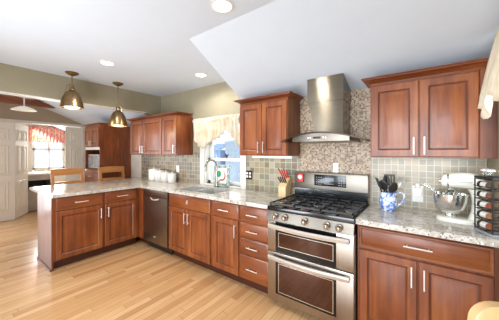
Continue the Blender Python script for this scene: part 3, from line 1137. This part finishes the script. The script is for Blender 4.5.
t = thing('valance', 'pink patterned valance on the window seen through the far doorway', 'curtain', (-7.5, -0.5, 2.15))
rows = []
for k in range(7):
    v = k / 6
    row = []
    for i in range(61):
        u = i / 60
        z = 2.16 - 0.46 * v + (0.012 * math.sin(u * 40) if k == 6 else 0)
        row.append((0.0 + (0.008 + 0.018 * v) * math.sin(u * 70), -0.42 + 0.86 * u, z - 2.15))
    rows.append(row)
sheet(rows, 'pink_cloth', 'cloth', t)
MB().cyl((-0.01, -0.44, 0.0), (-0.01, 0.46, 0.0), 0.008).build('rod', 'trim', t)

# ================================================================ wall plates
def plate(name, label, x, z, mat, inner, w=0.075, h=0.118, n=1, y=-0.0125):
    t = thing(name, label, 'outlet', (x, y, z))
    MB().box(-w / 2, w / 2, -0.006, -0.0005, -h / 2, h / 2, 0.002).build('cover_plate', mat, t)
    for i in range(n):
        xx = (i - (n - 1) / 2) * 0.046
        for zz in (-0.021, 0.021):
            MB().box(xx - 0.014, xx + 0.014, -0.009, -0.0061, zz - 0.013, zz + 0.013, 0.002).build('socket', inner, t)
    return t


plate('wall_outlet', 'dark bronze double outlet plate on the slate tile right of the sink window', -0.70, 1.112, 'bronze', 'white_plastic', 0.118, 0.118, 2)
plate('wall_outlet', 'white outlet plate on the tile above the canisters', -2.217, 1.13, 'white_plastic', 'white_plastic')
plate('wall_outlet', 'white outlet plate on the mosaic above the range backguard', 0.436, 1.250, 'white_plastic', 'white_plastic', 0.055, 0.10, 1, -0.0145)
plate('wall_outlet', 'white outlet plate on the pale tile left of the stand mixer', 1.135, 1.05, 'white_plastic', 'white_plastic', 0.08, 0.14)
t = thing('plug_in_freshener', 'white plug-in device on the outlet between the blue crock and the mixer', 'plug-in', (1.135, -0.022, 1.085))
MB().box(-0.030, 0.030, -0.045, -0.0005, -0.05, 0.02, 0.008).build('body', 'white_plastic', t)
MB().lathe([(0.016, 0.021), (0.018, 0.03), (0.018, 0.055), (0.008, 0.062)], (0, -0.025, 0)).build('cap', 'white_plastic', t)

# ================================================================ things on the left counter
for i, (x, h, r, lab) in enumerate(((-2.760, 0.205, 0.088, 'tallest white ceramic canister, leftmost of the row under the wall cabinets'),
                                (-2.575, 0.185, 0.080, 'white ceramic canister second from left under the wall cabinets'),
                                (-2.395, 0.165, 0.074, 'white ceramic canister second from right under the wall cabinets'),
                                (-2.215, 0.150, 0.068, 'shortest white ceramic canister, rightmost of the row under the wall cabinets'))):
    t = thing('canister', lab, 'canister', (x, -0.13, 0.9145), 0, 'white canisters')
    MB().lathe([(r * 0.9, 0), (r, 0.012), (r, h - 0.03), (r * 0.97, h - 0.024)], n=26).build('jar', 'ceramic', t)
    l = MB().lathe([(r * 1.02, h - 0.0235), (r * 1.02, h - 0.008), (r * 0.7, h), (0.01, h + 0.002)], n=26).build('lid', 'ceramic', t)
    MB().sphere((0, 0, h + 0.012), 0.012).build('knob', 'ceramic', l)

# leaded panel leaning in the window, figurine on the sash rail
t = thing('stained_glass_panel', 'square stained-glass panel with green and russet shapes leaning in the sink window', 'ornament', (-1.185, -0.034, 0.9145))
t.rotation_euler = (math.radians(-4), 0, 0)
mb = MB()
for b in ((-0.155, -0.105, 0.0, 0.32), (0.105, 0.155, 0.0, 0.32), (-0.105, 0.105, 0.0, 0.05), (-0.105, 0.105, 0.27, 0.32)):
    mb.box(b[0], b[1], -0.012, 0.0, b[2], b[3])
mb.build('border', 'mosaic_glass', t, smooth=False)
MB().box(-0.105, 0.105, -0.009, -0.003, 0.05, 0.27).build('field', 'white_plastic', t, smooth=False)
MB().lathe([(0.004, -0.0135), (0.046, -0.013), (0.046, -0.0095)], (-0.048, 0, 0.185), axis='y').build('green_motif', 'green', t)
mb = MB()
out, inn = [], []
for i in range(17):
    a = -2.0 + 3.2 * i / 16
    out.append((0.02 + 0.068 * math.cos(a), -0.013, 0.155 + 0.07 * math.sin(a)))
    inn.append((0.02 + 0.045 * math.cos(a), -0.013, 0.165 + 0.055 * math.sin(a)))
mb.prism(out + inn[::-1], (0, 0.0035, 0))
mb.build('russet_motif', 'rust', t, smooth=False)
t = thing('figurine', 'small brown rooster figurine on the sink window sash rail', 'figurine', (-1.17, 0.067, 1.3255))
mb = MB()
mb.lathe([(0.018, 0.0), (0.018, 0.006), (0.006, 0.012), (0.006, 0.022)])
mb.sphere((0, 0, 0.035), 0.026, 0.014, 0.018)
mb.sphere((-0.022, 0, 0.060), 0.010)
mb.tube([(-0.012, 0, 0.040), (-0.021, 0, 0.058)], 0.008, 8)
mb.tube([(0.018, 0, 0.038), (0.034, 0, 0.058), (0.036, 0, 0.042)], 0.006, 8)
mb.build('body', 'bronze', t)
MB().sphere((-0.023, 0, 0.072), 0.007, 0.003, 0.006).build('comb', 'red', t)

# knife block
t = thing('knife_block', 'pale wooden knife block in the corner left of the range', 'knife block', (-0.100, -0.145, 0.9145))
bl = MB()
bl.prism([(-0.045, -0.055, 0), (-0.045, 0.06, 0), (-0.045, 0.095, 0.165), (-0.045, 0.055, 0.215), (-0.045, -0.055, 0.11)], (0.09, 0, 0))
bl.build('block', 'maple', t, smooth=False)
dirv = Vector((0, -0.62, 0.78)).normalized()
def knife(px, py, pz, ln, mat, lab, grp):
    k = thing('knife', lab, 'knife', (-0.100 + px, -0.145 + py, 0.9145 + pz), 0, grp)
    mb = MB()
    dv = Vector((px * 3.5 - 0.16, -0.45, 0.88)).normalized()
    mb.tube([dv * 0.004, dv * ln * 0.5, dv * ln], 0.007, 8, [0.006, 0.0078, 0.0068])
    mb.build('handle', mat, k)
    MB().tube([dv * (ln + 0.0005), dv * (ln + 0.004)], 0.0062, 8).build('end_cap', 'steel_dark', k)
for i in range(4):
    knife(-0.033 + 0.022 * i, 0.04, 0.200, 0.105 if i % 2 else 0.130, 'red', 'red-handled knife in the upper row of the knife block', 'red-handled knives')
for i in range(4):
    knife(-0.033 + 0.022 * i, -0.015, 0.150, 0.080, 'black_plastic', 'black-handled knife in the lower row of the knife block', 'black-handled knives')

# ================================================================ things on the right counter
t = thing('utensil_crock', 'blue and white patterned china pitcher holding utensils beside the range', 'pitcher', (0.932, -0.215, 0.9145))
MB().lathe([(0.048, 0.0), (0.052, 0.004), (0.066, 0.05), (0.068, 0.085), (0.058, 0.125), (0.054, 0.145), (0.059, 0.160), (0.055, 0.160), (0.050, 0.145), (0.054, 0.12), (0.062, 0.085), (0.06, 0.05), (0.04, 0.01)], n=28).build('body', 'delft', t)
pts = [(0.057, 0, 0.145), (0.085, 0, 0.165), (0.112, 0, 0.150), (0.116, 0, 0.115), (0.098, 0, 0.075), (0.066, 0, 0.05)]
MB().tube(pts, 0.007, 8).build('handle', 'delft', t)
def utensil(name, lab, base, tip, head, mat, hm=None):
    u = thing(name, lab, 'utensil', (0.932, -0.215, 0.9145), 0, 'utensils in the pitcher')
    b, e = Vector(base), Vector(tip)
    MB().tube([b, e], 0.0055, 8).build('handle', mat, u)
    d = (e - b).normalized()
    R = d.to_track_quat('Z', 'Y').to_matrix().to_4x4()
    mb = MB()
    if head == 'turner':
        mb.box(-0.045, 0.045, -0.003, 0.003, 0, 0.085, 0.002)
    elif head == 'slotted':
        for x in (-0.034, -0.012, 0.012, 0.034):
            mb.box(x - 0.006, x + 0.006, -0.002, 0.002, 0, 0.07)
        mb.box(-0.04, 0.04, -0.002, 0.002, 0.07, 0.082); mb.box(-0.04, 0.04, -0.002, 0.002, -0.012, 0)
    elif head == 'spoon':
        mb.sphere((0, 0, 0.045), 0.036, 0.010, 0.05)
    elif head == 'ladle':
        mb.lathe([(0.008, -0.03), (0.03, -0.024), (0.044, -0.002), (0.041, -0.002), (0.026, -0.02), (0.006, -0.025)], (0, -0.03, 0.03), axis='y')
    mb.build('head', hm or mat, u, xf=Matrix.Translation(e) @ R)
utensil('spatula', 'black turner spatula leaning left in the blue pitcher', (-0.005, 0.0, 0.03), (-0.058, -0.02, 0.195), 'turner', 'black_plastic')
utensil('serving_spoon', 'broad black serving spoon leaning left in the blue pitcher', (0.0, 0.015, 0.03), (-0.022, -0.045, 0.180), 'spoon', 'black_plastic')
utensil('slotted_turner', 'black slotted turner standing tallest in the blue pitcher', (0.01, 0.02, 0.03), (0.008, 0.03, 0.225), 'slotted', 'black_plastic')
utensil('ladle', 'steel ladle leaning right in the blue pitcher', (0.005, -0.01, 0.03), (0.050, 0.01, 0.215), 'ladle', 'nickel')
utensil('mixing_spoon', 'black mixing spoon at the front of the blue pitcher', (0.01, 0.0, 0.03), (0.034, -0.045, 0.165), 'spoon', 'black_plastic')
utensil('soup_spoon', 'black deep spoon behind the others in the blue pitcher', (-0.01, 0.03, 0.03), (-0.016, 0.035, 0.205), 'spoon', 'black_plastic')
# stand mixer
t = thing('stand_mixer', 'white tilt-head stand mixer with a polished steel bowl', 'mixer', (1.392, -0.275, 0.9145), math.radians(-4))
mb = MB()
rings = []
for k in ((0.0, 1.0), (0.018, 1.0), (0.028, 0.94), (0.030, 0.88)):
    ring = []
    for i in range(28):
        a = 2 * PI * i / 28
        ca, sa = math.cos(a), math.sin(a)
        ring.append((-0.015 + 0.125 * k[1] * (abs(ca) ** 0.8) * (1 if ca > 0 else -1), 0.082 * k[1] * (abs(sa) ** 0.8) * (1 if sa > 0 else -1), k[0]))
    rings.append(ring)
MB().loops(rings).build('base', 'mixer', t)
rings = []
for z, x0, x1, w in ((0.029, 0.035, 0.105, 0.05), (0.08, 0.050, 0.105, 0.045), (0.15, 0.056, 0.108, 0.045), (0.215, 0.045, 0.112, 0.048), (0.24, 0.03, 0.114, 0.05)):
    cxx, hw = (x0 + x1) / 2, (x1 - x0) / 2
    rings.append([(cxx + hw * math.cos(2 * PI * i / 20), w * math.sin(2 * PI * i / 20), z) for i in range(20)])
MB().loops(rings).build('column', 'mixer', t)
rings = []
for x, r, zc in ((-0.112, 0.012, 0.285), (-0.108, 0.034, 0.286), (-0.095, 0.047, 0.288), (-0.06, 0.054, 0.292), (0.0, 0.060, 0.297), (0.05, 0.060, 0.297), (0.09, 0.054, 0.292), (0.115, 0.040, 0.286), (0.124, 0.018, 0.283)):
    rings.append([(x, r * math.cos(2 * PI * i / 24), zc + r * 0.95 * math.sin(2 * PI * i / 24)) for i in range(24)])
hd = MB().loops(rings).build('head', 'mixer', t)
rings = []
for x in (-0.075, -0.066):
    rings.append([(x, 0.0535 * math.cos(2 * PI * i / 24), 0.291 + 0.051 * math.sin(2 * PI * i / 24)) for i in range(24)])
MB().loops(rings).build('trim_band', 'steel_bright', hd)
MB().cyl((-0.113, 0, 0.285), (-0.122, 0, 0.285), 0.014).build('attachment_knob', 'steel_bright', hd)
fc = bpy.data.curves.new('lettering', 'FONT')
fc.body = 'KitchenAid'; fc.size = 0.021; fc.extrude = 0.0006; fc.align_x = 'CENTER'
tmp = bpy.data.objects.new('lettering_curve', fc)
COL.objects.link(tmp)
me = bpy.data.meshes.new_from_object(tmp.evaluated_get(bpy.context.evaluated_depsgraph_get()))
bpy.data.objects.remove(tmp)
me.materials.clear()
me.materials.append(M['gray_plastic'])
lt = bpy.data.objects.new('lettering', me); COL.objects.link(lt)
lt.parent = hd; lt.location = (0.01, -0.0608, 0.285); lt.rotation_euler = (PI / 2, 0, 0)
MB().lathe([(0.018, 0.240), (0.022, 0.225), (0.012, 0.20), (0.006, 0.13)], (-0.055, 0, 0)).build('beater_shaft', 'steel_bright', t)
MB().lathe([(0.040, 0.031), (0.042, 0.038), (0.034, 0.050), (0.060, 0.062), (0.088, 0.095), (0.100, 0.145), (0.104, 0.195), (0.108, 0.197), (0.104, 0.199), (0.098, 0.195), (0.094, 0.145), (0.08, 0.095), (0.03, 0.065)], (-0.060, 0, 0), n=32).build('mixing_bowl', 'steel_bright', t, label='polished steel mixing bowl')
mb = MB()
mb.lathe([(0.108, 0.200), (0.108, 0.212), (0.05, 0.226), (0.048, 0.222), (0.104, 0.209)], (-0.060, 0, 0), n=28, cap0=False, cap1=False)
mb.prism([(-0.15, -0.075, 0.212), (-0.15, 0.0, 0.212), (-0.215, 0.0, 0.255), (-0.215, -0.075, 0.255)], (0.006, 0, 0.006))
mb.build('pouring_shield', 'clear', t, label='clear plastic pouring shield')

# spice rack with jars
RX, RY, RA = 1.535, -0.508, math.radians(24)
t = thing('spice_rack', 'black wire spice rack tower at the right end of the counter', 'spice rack', (RX, RY, 0.9145), RA)
hw = 0.072
mb = MB()
MB().box(-hw - 0.004, hw + 0.004, -hw - 0.004, hw + 0.004, 0.0, 0.018, 0.004).build('base', 'gray_plastic', t)
for x in (-hw, hw):
    for y in (-hw, hw):
        mb.tube([(x, y, 0.018), (x, y, 0.335)], 0.004, 6)
for k in range(6):
    z = 0.022 + 0.062 * k
    for a, b in (((-hw, -hw), (hw, -hw)), ((hw, -hw), (hw, hw)), ((hw, hw), (-hw, hw)), ((-hw, hw), (-hw, -hw)), ((-hw, 0), (hw, 0)), ((0, -hw), (0, hw))):
        mb.tube([(*a, z), (*b, z)], 0.003, 6)
for k in range(5):
    for q in range(5):
        pass
for k in range(5):
    z = 0.030 + 0.062 * k
    pts = [(-hw - 0.006 - 0.010 * math.sin(PI * i / 8), -hw + 2 * hw * i / 8, z + 0.012) for i in range(9)]
    mb.tube(pts, 0.003, 6)
    pts = [(-hw + 2 * hw * i / 8, -hw - 0.006 - 0.010 * math.sin(PI * i / 8), z + 0.012) for i in range(9)]
    mb.tube(pts, 0.003, 6)
mb.build('wire_frame', 'black_plastic', t)
MB().box(-hw - 0.004, hw + 0.004, -hw - 0.004, hw + 0.004, 0.336, 0.350, 0.003).build('top_tray', 'black_plastic', t)
rot = Matrix.Rotation(RA, 4, 'Z')
ROWS = ['bottom', 'second', 'middle', 'fourth', 'top']
for k in range(5):
    z = 0.0265 + 0.062 * k + 0.022
    for side, nm in (('x', 'left'), ('y', 'front')):
        if side == 'x':
            loc = Vector((-hw + 0.024, -hw + 0.055, z)); ax = Vector((0, 1, 0))
        else:
            loc = Vector((-hw + 0.055, -hw + 0.024, z)); ax = Vector((1, 0, 0))
        p = rot @ loc
        lab = 'spice jar lying in the %s row of the wire rack on its %s face' % (ROWS[k], nm)
        j = thing('spice_jar', lab, 'jar', (RX + p.x, RY + p.y, 0.9145 + p.z), RA, 'spice jars in the rack')
        MB().cyl(ax * 0.0, ax * 0.060, 0.0205, 14).build('glass', SPICE[(k * 2 + (side == 'y')) % 5], j)
        MB().cyl(ax * 0.0605, ax * 0.078, 0.0215, 14).build('lid', 'black_plastic', j)
        if side == 'x':
            MB().cyl(ax * 0.008, ax * 0.054, 0.0209, 14).build('paper_label', 'ceramic', j, label='white paper label')
for dx, dy, cn in ((-0.045, -0.015, 'front left'), (0.0, -0.045, 'front right'), (-0.035, 0.04, 'rear')):
    p = rot @ Vector((dx, dy, 0.3505))
    j = thing('glass_shaker', 'small clear shaker on top of the spice rack, %s one' % cn, 'jar', (RX + p.x, RY + p.y, 0.9145 + p.z), 0, 'shakers on the spice rack')
    MB().lathe([(0.024, 0), (0.026, 0.004), (0.022, 0.03)], n=16).build('glass', 'clear', j)
    MB().lathe([(0.023, 0.0305), (0.023, 0.040), (0.014, 0.046)], n=16).build('lid', 'nickel', j)


# ================================================================ seats
def stool(y, lab):
    t = thing('counter_stool', lab, 'stool', (-3.42, y, 0), 0, 'stools at the peninsula')
    ZS = 0.66
    for sy in (-1, 1):
        yy = sy * 0.205
        mb = MB()
        rings = []
        for z, x in ((0, -0.20), (ZS, -0.175), (0.9, -0.185), (1.13, -0.225)):
            rings.append([(x - 0.019, yy - 0.020, z), (x + 0.019, yy - 0.020, z), (x + 0.019, yy + 0.020, z), (x - 0.019, yy + 0.020, z)])
        mb.loops(rings).build('rear_leg', 'oak_chair', t, smooth=False)
        MB().box(0.165, 0.203, yy - 0.02, yy + 0.02, 0, ZS - 0.02).build('front_leg', 'oak_chair', t, smooth=False)
        MB().box(-0.18, 0.17, yy - 0.01, yy + 0.01, 0.25, 0.285).build('stretcher', 'oak_chair', t, smooth=False)
    MB().box(-0.195, 0.215, -0.225, 0.225, ZS - 0.0195, ZS + 0.025, 0.012).build('seat', 'oak_chair_x', t)
    n = 10
    for nm, z0, z1 in (('top_rail', 1.035, 1.135), ('back_slat', 0.85, 0.93)):
        rings = []
        for i in range(n + 1):
            u = i / n
            yy = (-0.2255 + 0.451 * u) if nm == 'top_rail' else -0.184 + 0.368 * u
            bow = 0.018 * math.sin(PI * u)
            xc = -0.18 - 0.045 * max(0, (0.5 * (z0 + z1) - 0.9)) / 0.23
            hgt = 0.012 * math.sin(PI * u) if nm == 'top_rail' else 0
            rings.append([(xc - bow - 0.024, yy, z0), (xc - bow + 0.024 if nm == 'top_rail' else xc - bow + 0.008, yy, z0), (xc - bow + (0.024 if nm == 'top_rail' else 0.008), yy, z1 + hgt), (xc - bow - 0.024, yy, z1 + hgt)])
        MB().loops(rings).build(nm, 'oak_chair_x', t, smooth=False)
    MB().box(0.172, 0.196, -0.184, 0.184, 0.20, 0.235).build('footrest', 'oak_chair_x', t, smooth=False)


stool(-1.165, 'honey oak counter stool behind the left half of the peninsula')
stool(-0.470, 'honey oak counter stool behind the peninsula in front of the tall hutch')

# near chair, only its back's corner in the frame
t = thing('dining_chair', 'honey wood chair with a rounded back, cut off at the lower right corner', 'chair', (1.553, -1.794, 0), -PI / 2 + 0.45)
for sy in (-1, 1):
    rings = []
    for z, x in ((0, -0.19), (0.44, -0.165), (0.85, -0.185)):
        rings.append([(x - 0.017, sy * 0.18 - 0.018, z), (x + 0.017, sy * 0.18 - 0.018, z), (x + 0.017, sy * 0.18 + 0.018, z), (x - 0.017, sy * 0.18 + 0.018, z)])
    MB().loops(rings).build('rear_leg', 'oak_chair', t, smooth=False)
    MB().box(0.155, 0.191, sy * 0.18 - 0.018, sy * 0.18 + 0.018, 0, 0.4195).build('front_leg', 'oak_chair', t, smooth=False)
MB().box(-0.148, 0.205, -0.205, 0.205, 0.42, 0.455, 0.014).build('seat', 'oak_chair_x', t)
prof = []
hw_, z0, z1, rr = 0.222, 0.84, 1.03, 0.05
for cx_, cz_, a0 in ((hw_ - rr, z1 - rr, 0), (-hw_ + rr, z1 - rr, PI / 2), (-hw_ + 0.02, z0 + 0.02, PI), (hw_ - 0.02, z0 + 0.02, 1.5 * PI)):
    q = rr if cz_ > 0.9 else 0.02
    for i in range(7):
        a = a0 + PI / 2 * i / 6
        prof.append((cx_ + q * math.cos(a), cz_ + q * math.sin(a)))
rings = []
for x, ins in ((-0.204, 0.006), (-0.200, 0.0), (-0.176, 0.0), (-0.172, 0.006)):
    rings.append([(x, yy * (1 - ins / 0.22), z0 + (zz - z0) * (1 - ins / 0.2)) for yy, zz in prof])
MB().loops(rings).build('back_rail', 'pale_oak', t)

# ================================================================ far things
t = thing('hutch', 'tall cherry hutch with a wide side panel behind the right stool', 'cabinet', (-4.55, -0.60, 0))
mb = MB()
mb.box(0.707, 0.727, 0, 0.595, 0, 1.95)
mb.build('side_panel', 'cherry', t, smooth=False)
mb = MB()
mb.box(0, 0.02, 0, 0.595, 0, 1.95)
mb.box(0.02, 0.707, 0.0, 0.595, 1.915, 1.95)
mb.box(0.02, 0.707, 0.02, 0.595, 1.50, 1.52)
mb.box(0.02, 0.707, 0.02, 0.595, 1.08, 1.10)
mb.box(0.02, 0.707, 0.58, 0.595, 0.1, 1.915)
mb.build('body', 'cherry', t, smooth=False)
MB().box(0.02, 0.707, 0.0, 0.018, 1.465, 1.52).build('rail', 'trim', t, smooth=False, label='white shelf edge')
for a, b, s in ((0.02, 0.36, 'r'), (0.366, 0.707, 'l')):
    add_door(t, a, b, 1.525, 1.912, s, top=False, hlen=0.10)
mb = MB()
mb.box(0.02, 0.707, 0.0, 0.57, 0.10, 1.079)
mb.build('lower_cabinet', 'cherry', t, smooth=False)
for a, b, s in ((0.02, 0.36, 'r'), (0.366, 0.707, 'l')):
    add_door(t, a, b, 0.12, 0.80, s)
add_drawer(t, 0.02, 0.707, 0.815, 1.06)
crown(t, 0.0, 0.727, 0.5, 1.9505, 1.985, 0.03)
t = thing('microwave', 'silver microwave on a shelf of the tall hutch', 'microwave', (-4.49, -0.56, 1.1005))
MB().box(0, 0.46, 0, 0.36, 0, 0.27, 0.006).build('case', 'white_plastic', t)
d = MB().box(0.01, 0.34, -0.014, -0.0005, 0.012, 0.258, 0.003).build('door', 'steel', t)
MB().box(0.05, 0.29, -0.0165, -0.0145, 0.05, 0.22).build('window', plain('microwave_window', (120, 130, 138), 0.1), d, smooth=False)
MB().box(0.35, 0.45, -0.008, -0.0005, 0.012, 0.258, 0.002).build('control_panel', 'gray_plastic', t)

t = thing('laundry_cabinet', 'pale grey cabinet with a white top and open dark shelf seen through the doorway', 'cabinet', (-6.95, -1.30, 0))
mb = MB()
mb.box(0, 0.62, 0, 0.02, 0, 0.87)
mb.box(0, 0.62, 0.60, 0.62, 0, 0.87)
mb.box(0, 0.02, 0.02, 0.60, 0, 0.87)
mb.box(0.02, 0.62, 0.02, 0.60, 0.02, 0.50)
mb.box(0.02, 0.62, 0.02, 0.60, 0.74, 0.87)
mb.build('body', 'laundry', t, smooth=False)
MB().box(0.02, 0.05, 0.021, 0.599, 0.501, 0.739).build('shelf_back', 'black_plastic', t, smooth=False)
MB().box(-0.01, 0.64, -0.01, 0.63, 0.871, 0.91, 0.004).build('top', 'white_plastic', t)
MB().box(0.621, 0.632, 0.04, 0.58, 0.06, 0.46, 0.003).build('front_panel', 'laundry', t)
